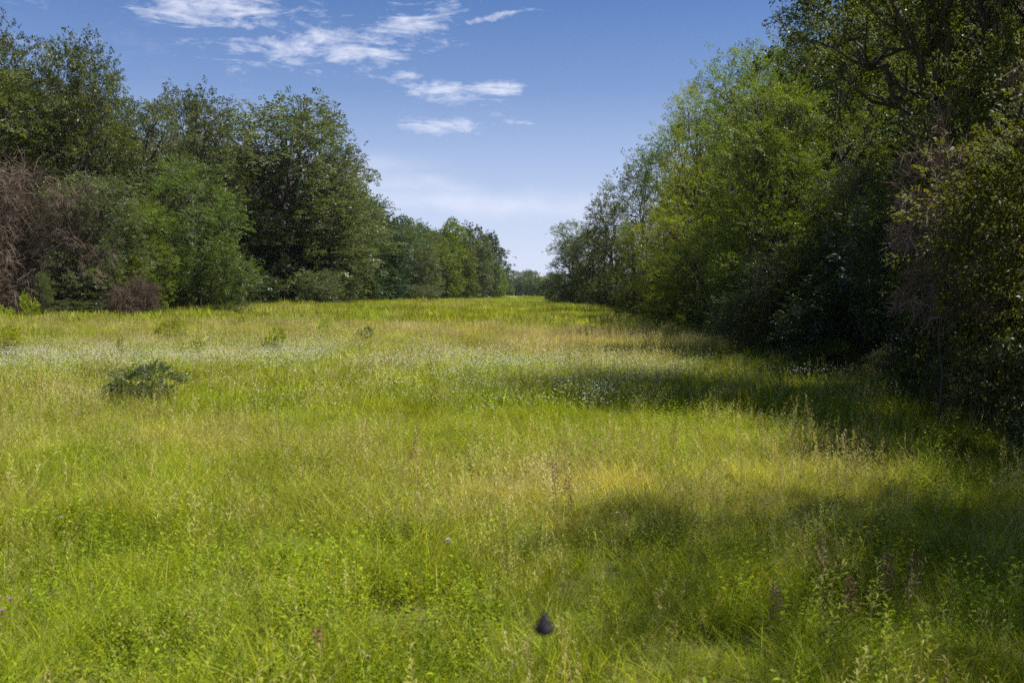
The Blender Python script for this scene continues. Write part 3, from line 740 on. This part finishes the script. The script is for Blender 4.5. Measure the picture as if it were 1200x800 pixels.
def whiteness(x, y):
    n1 = fnoise(x, y, .5, 31)
    band = gauss(x, y, -9.5, 25, 9, 5.0) + .9 * gauss(x, y, -14, 22, 8, 2.2) + 1.25 * gauss(x, y, -.6, 19.5, 4.0, 3.8) + .5 * gauss(x, y, 1.5, 18.5, 2, 3)
    return np.clip(band * (.25 + .75 * sstep(.3, .62, n1)) * 1.1, 0, 1)

def lay(name, col, ncol, x, y, lo, hi, label, den=None, dry=None):
    m = np.ones(len(x), bool) if den is None else rg.random(len(x)) < den(x, y)
    m &= in_meadow(x, y); x, y = x[m], y[m]
    dr = dryness(x, y) if dry is None else dry(x, y)
    hmod = .35 + .5 * fnoise(x, y, .3, 77) + .9 * fnoise(x, y, 1.5, 41)
    if 'seed' in name or 'flower' in name: hmod = np.minimum(hmod, 1.0)
    return scatter(name, col, ncol, x, y, rg.uniform(lo, hi, len(x)) * hmod, dr, label, rg)
x, y = cells(-12, 8, 1.2, 15, 30, rg); m = wedge(x, y, .62, 2.0); x, y = x[m], y[m]
lay('near_grass', colA, 5, x, y, .6, 1.1, 'green meadow grass in the foreground')
x, y = cells(-12, 12, -9, 1.2, 9, rg)
lay('grass_behind', colA, 5, x, y, .9, 1.4, 'green meadow grass around the photographer')
x, y = cells(-34, 12, 14, 46, 6, rg); m = wedge(x, y, .68, 3); x, y = x[m], y[m]
lay('middle_grass', colB, 5, x, y, .75, 1.25, 'green and straw-coloured grass in the middle of the meadow')
x, y = cells(-62, 30, 44, 350, 1.05, rg); m = wedge(x, y, .68, 3) & ((y < 130) | (rg.random(len(x)) < .6)); x, y = x[m], y[m]
lay('far_grass', colC, 4, x, y, .7, 1.15, 'grass on the far rise of the meadow')
sd = lambda x, y: np.clip(.12 + .9 * dryness(x, y), 0, 1)
x, y = cells(-12, 8, 1.6, 15, 9, rg); m = wedge(x, y, .62, 2.0); x, y = x[m], y[m]
lay('near_seed_heads', colS, 5, x, y, .7, 1.15, 'feathery pale grass seed heads in the foreground', sd)
x, y = cells(-34, 12, 14, 46, 3.0, rg); m = wedge(x, y, .68, 3); x, y = x[m], y[m]
lay('middle_seed_heads', colT, 4, x, y, .7, 1.15, 'pale grass seed heads over the middle of the meadow', sd)
x, y = cells(-62, 16, 44, 200, .5, rg); m = wedge(x, y, .68, 3); x, y = x[m], y[m]
lay('far_seed_heads', colU, 3, x, y, .7, 1.1, 'pale grass seed heads on the far rise', sd)
wd_ = lambda x, y: 1.0 * np.clip(.85 - dryness(x, y), .08, 1) * sstep(.30, .62, fnoise(x, y, .9, 55))
x, y = cells(-12, 8, 1.6, 18, 30, rg); m = wedge(x, y, .62, 2.0); x, y = x[m], y[m]
lay('broadleaf_weeds', colW, 6, x, y, .7, 1.3, 'small broad-leaved weeds among the foreground grass', wd_)
x, y = cells(-34, 10, 13, 40, 6, rg); m = wedge(x, y, .68, 3); x, y = x[m], y[m]
lay('white_wildflowers', colV, 4, x, y, .8, 1.15, 'bands of tiny white wildflowers across the meadow', whiteness)
# ------------------------------------------------------------------ single plants in the meadow
def small(name, px, py, wpx, hpx, proto, mat, label, cat='shrub', group=None, crown='foliage'):
    x, y = ground_at(px, py); d = y
    return plant(name, x, y, proto, hpx / 1167 * d * 1.1 + (.22 if mat == 'yellow' else .03), wpx / 1167 * d / 2 * 1.05, mat, label, cat, group, crown=crown)
BT = [spray_template(np.random.default_rng(81), 22, .42, .10, .034) for _ in range(4)]
PROTO['clump'] = tree_proto(82, 2, 1.3, .02, 'round', 14, 520, tpl=BT, trunk_r=.03, leaders=.35, sub=2, flat=.9, limb_n=4, droop=-.3)
YT = [spray_template(np.random.default_rng(84), 9, .7, .26, .10) for _ in range(4)]
PROTO['spriggy'] = tree_proto(83, 2, 1.2, .02, 'round', 8, 130, tpl=YT, trunk_r=.03, leaders=.35, sub=2, flat=.9, limb_n=4, droop=-.5)
small('shrub', 168, 477, 84, 38, 'clump', 'shrub', 'dark green low shrub standing alone in the left of the meadow')
small('sapling', 200, 402, 36, 16, 'clump', 'yellow', 'yellow green bushy plant beyond the white flowers, above the dark shrub')
small('sapling', 322, 422, 21, 18, 'spriggy', 'yellow', 'small yellow green plant standing within the white flower band')
small('sapling', 5, 423, 42, 24, 'clump', 'yellow', 'yellow green plant cut by the left border, level with the white flowers')
small('sapling', 379, 399, 11, 12, 'spriggy', 'yellow', 'tiny green sapling on the rise, farthest of the small plants')
small('sapling', 428, 403, 15, 13, 'spriggy', 'shrub', 'small dark green sapling at the right end of the left flower band')
small('yellow_weed', 33, 376, 15, 18, 'spriggy', 'yellow', 'upright yellow weed in front of the brown thicket', 'weed')
small('yellow_weed', 3, 376, 16, 9, 'spriggy', 'yellow', 'low yellow weed at the left border before the brown thicket', 'weed')
small('yellow_weed', 226, 424, 22, 8, 'spriggy', 'yellow', 'flat yellowish weed patch right above the dark shrub', 'weed')
small('yellow_weed', 141, 423, 8, 10, 'spriggy', 'yellow', 'tiny yellow weed above the left end of the dark shrub', 'weed')
small('leafy_weed', 1120, 545, 34, 26, 'clump', 'bright', 'light green weed at the edge of the shade on the right', 'weed')
small('leafy_weed', 965, 700, 30, 26, 'clump', 'bright', 'leafy green weed beside the reddish seed stalks', 'weed')

# stalks and flowers
rf = np.random.default_rng(123)
def stalk_thing(name, px, py, hh, label, cat, headf, group=None, lean=.05, stem_mat='stem', r=.0022, at=None):
    x, y = at if at else ground_at(px, py)
    e = bpy.data.objects.new(name, None); C.objects.link(e); e.location = (x, y, gz(x, y)); e.empty_display_size = .1
    tag(e, label, cat, group)
    tb = Tubes(); top = np.array([rf.normal(0, lean) * hh, rf.normal(0, lean) * hh, hh])
    pts = curve_pts((0, 0, -.03), top, 0, 7, rf, .012); tb.add(pts, np.linspace(r, r * .6, 7), 5)
    link('stem', tb.mesh('stem', M[stem_mat]), e)
    headf(e, pts)
    return e
def dock_head(e, pts):
    q = []
    for k in range(150):
        t_ = rf.uniform(.5, 1); p = pts[0] + (pts[-1] - pts[0]) * t_; a = rf.uniform(0, 6.283)
        off = np.array([math.cos(a), math.sin(a), rf.uniform(-.2, .8)]) * .035 * rf.random() ** .5 * (1.5 - t_)
        d_ = unit(np.array([[math.cos(a), math.sin(a), rf.normal(.2, .4)]])); n_ = unit(rf.normal(0, 1, (1, 3)))
        q.append(leaf_quads((p + off)[None], d_, n_, np.array([.013]), np.array([.010])))
    V = np.concatenate(q).reshape(-1, 3)
    link('seed_head', make_mesh('seed_head', V, [np.arange(len(V)).reshape(-1, 4)], rf.random(len(V)), M['rust']), e)
def cone_head(e, pts):
    tb = Tubes(); c = pts[-1]
    z = np.linspace(0, .030, 8); tb.add(np.stack([c[0] + 0 * z, c[1] + 0 * z, c[2] - .004 + z], -1), np.array([.004, .0125, .0130, .0112, .0088, .0060, .0034, .001]), 14)
    h_ = link('seed_head', tb.mesh('seed_head', M['darkhead']), e)
    q = []
    for k in range(170):
        t_ = rf.random() ** 1.2; a = k * 2.4; rr = .0130 * (1 - t_ * .92); p = c + np.array([math.cos(a) * rr, math.sin(a) * rr, .002 + t_ * .026])
        d_ = unit(np.array([[math.cos(a), math.sin(a), .8]])); n_ = unit(np.array([[-math.cos(a) * .8, -math.sin(a) * .8, 1.]]))
        q.append(leaf_quads(p[None], d_, n_, np.array([.0035]), np.array([.0016])))
    V = np.concatenate(q).reshape(-1, 3)
    link('scales', make_mesh('scales', V, [np.arange(len(V)).reshape(-1, 4)], rf.random(len(V)), M['darkhead']), e)
def petal_head(mat, R_, npet, cup=.35, ball=False):
    def f(e, pts):
        c = pts[-1]; m_ = npet
        if ball:
            v_ = unit(rf.normal(0, 1, (m_, 3))); P_ = c + v_ * R_ * .25; D_ = v_; N_ = unit(np.cross(v_, rf.normal(0, 1, (m_, 3))))
            q = leaf_quads(P_, D_, N_, np.full(m_, R_ * .8), np.full(m_, R_ * .22))
        else:
            a = np.arange(m_) * 6.283 / m_ + rf.normal(0, .1, m_); D_ = unit(np.stack([np.cos(a), np.sin(a), np.full(m_, cup)], -1)); N_ = unit(np.stack([-np.cos(a) * cup, -np.sin(a) * cup, np.ones(m_)], -1))
            q = leaf_quads(np.repeat(c[None], m_, 0), D_, N_, np.full(m_, R_) * rf.uniform(.85, 1.1, m_), np.full(m_, R_ * .62))
        V = q.reshape(-1, 3)
        link('petals' if not ball else 'seed_ball', make_mesh('petals', V, [np.arange(len(V)).reshape(-1, 4)], rf.random(len(V)), M[mat]), e)
        tb = Tubes(); tb.add(np.array([c - [0, 0, .004], c + [0, 0, .003]]), [R_ * .22, R_ * .16], 8); link('flower_centre', tb.mesh('flower_centre', M['stem']), e)
    return f
d_ = pix_dir(638, 730)
hx, hy = d_.x * 1.30 / d_.y, 1.30
stalk_thing('seed_stalk', 0, 0, CAM_H + d_.z / d_.y * 1.30 - gz(hx, hy) - .012, 'dark blurred seed head on a thin stem, close before the camera', 'plant', cone_head, lean=0.0, r=.0014, at=(hx, hy))
stalk_thing('dandelion', 527, 664, .16, 'white dandelion seed ball in the middle of the foreground grass', 'flower', petal_head('white', .024, 160, ball=True))
stalk_thing('wildflower', 12, 752, .22, 'purple wildflower at the left border, upper of the pair', 'flower', petal_head('purple', .022, 7))
stalk_thing('wildflower', 4, 762, .20, 'purple wildflower at the left border, lower of the pair', 'flower', petal_head('purple', .022, 7))
stalk_thing('wildflower', 425, 799, .14, 'pale pink wildflower at the bottom border, left of the dark seed head', 'flower', petal_head('pink', .018, 6))
stalk_thing('wildflower', 432, 806, .14, 'small pink wildflower below the other pink one at the bottom border', 'flower', petal_head('pink', .015, 6))
stalk_thing('wildflower', 590, 640, .17, 'tiny pinkish wildflower right of and above the white dandelion ball', 'flower', petal_head('pink', .018, 6))
stalk_thing('wildflower', 726, 632, .19, 'tiny pale wildflower at the left edge of the tree shadow', 'flower', petal_head('white', .017, 6))
stalk_thing('wildflower', 73, 634, .17, 'small white wildflower in the left of the foreground grass', 'flower', petal_head('white', .020, 6))
GK = 'reddish brown seed stalks in the shaded grass'
for px, py, hh, lb in ((912, 766, .34, 'reddish brown seed stalk nearest the bottom of the photo'), (1000, 752, .34, 'reddish seed stalk leaning below the shaded grass'),
                       (1042, 735, .40, 'bushy reddish seed stalk in the shade, left of its twin'), (1062, 728, .38, 'bushy reddish seed stalk in the shade, right of its twin'),
                       (962, 700, .36, 'pale reddish seed stalk beside the leafy green weed'), (656, 622, .52, 'tall thin dark reddish stalk left of the tree shadow'),
                       (667, 640, .50, 'tall thin reddish stalk touching the left end of the tree shadow'), (493, 545, .42, 'rusty stalk in the pale middle of the meadow'),
                       (483, 560, .36, 'shorter rusty stalk in the pale middle of the meadow'), (375, 792, .22, 'small rusty seed stalk near the bottom left'), (785, 560, .62, 'tall dark stalk rising beyond the tree shadow')):
    stalk_thing('seed_stalk', px, py, hh, lb, 'plant', dock_head, GK, .08, 'rust')
# ------------------------------------------------------------------ air
hm = bpy.data.materials.new('haze_air'); hm.use_nodes = True
t = NT(hm.node_tree); t.n.clear()
vp = t.add('ShaderNodeVolumePrincipled', {'Color': (0.86, 0.92, 1, 1), 'Density': 0.00007, 'Anisotropy': 0.2})
t.l.new(vp.outputs[0], t.add('ShaderNodeOutputMaterial').inputs['Volume'])
hv = np.array([(a, b, c) for a in (-1720, 1720) for b in (-520, 3020) for c in (-3, 32)], float)
tag(link('haze', make_mesh('haze', hv, [np.array([[0, 1, 3, 2], [4, 6, 7, 5], [0, 4, 5, 1], [2, 3, 7, 6], [0, 2, 6, 4], [1, 5, 7, 3]])], None, hm)), 'thin summer haze over the whole place', kind='stuff')
print('scene built', sum(len(m.polygons) for m in bpy.data.meshes))
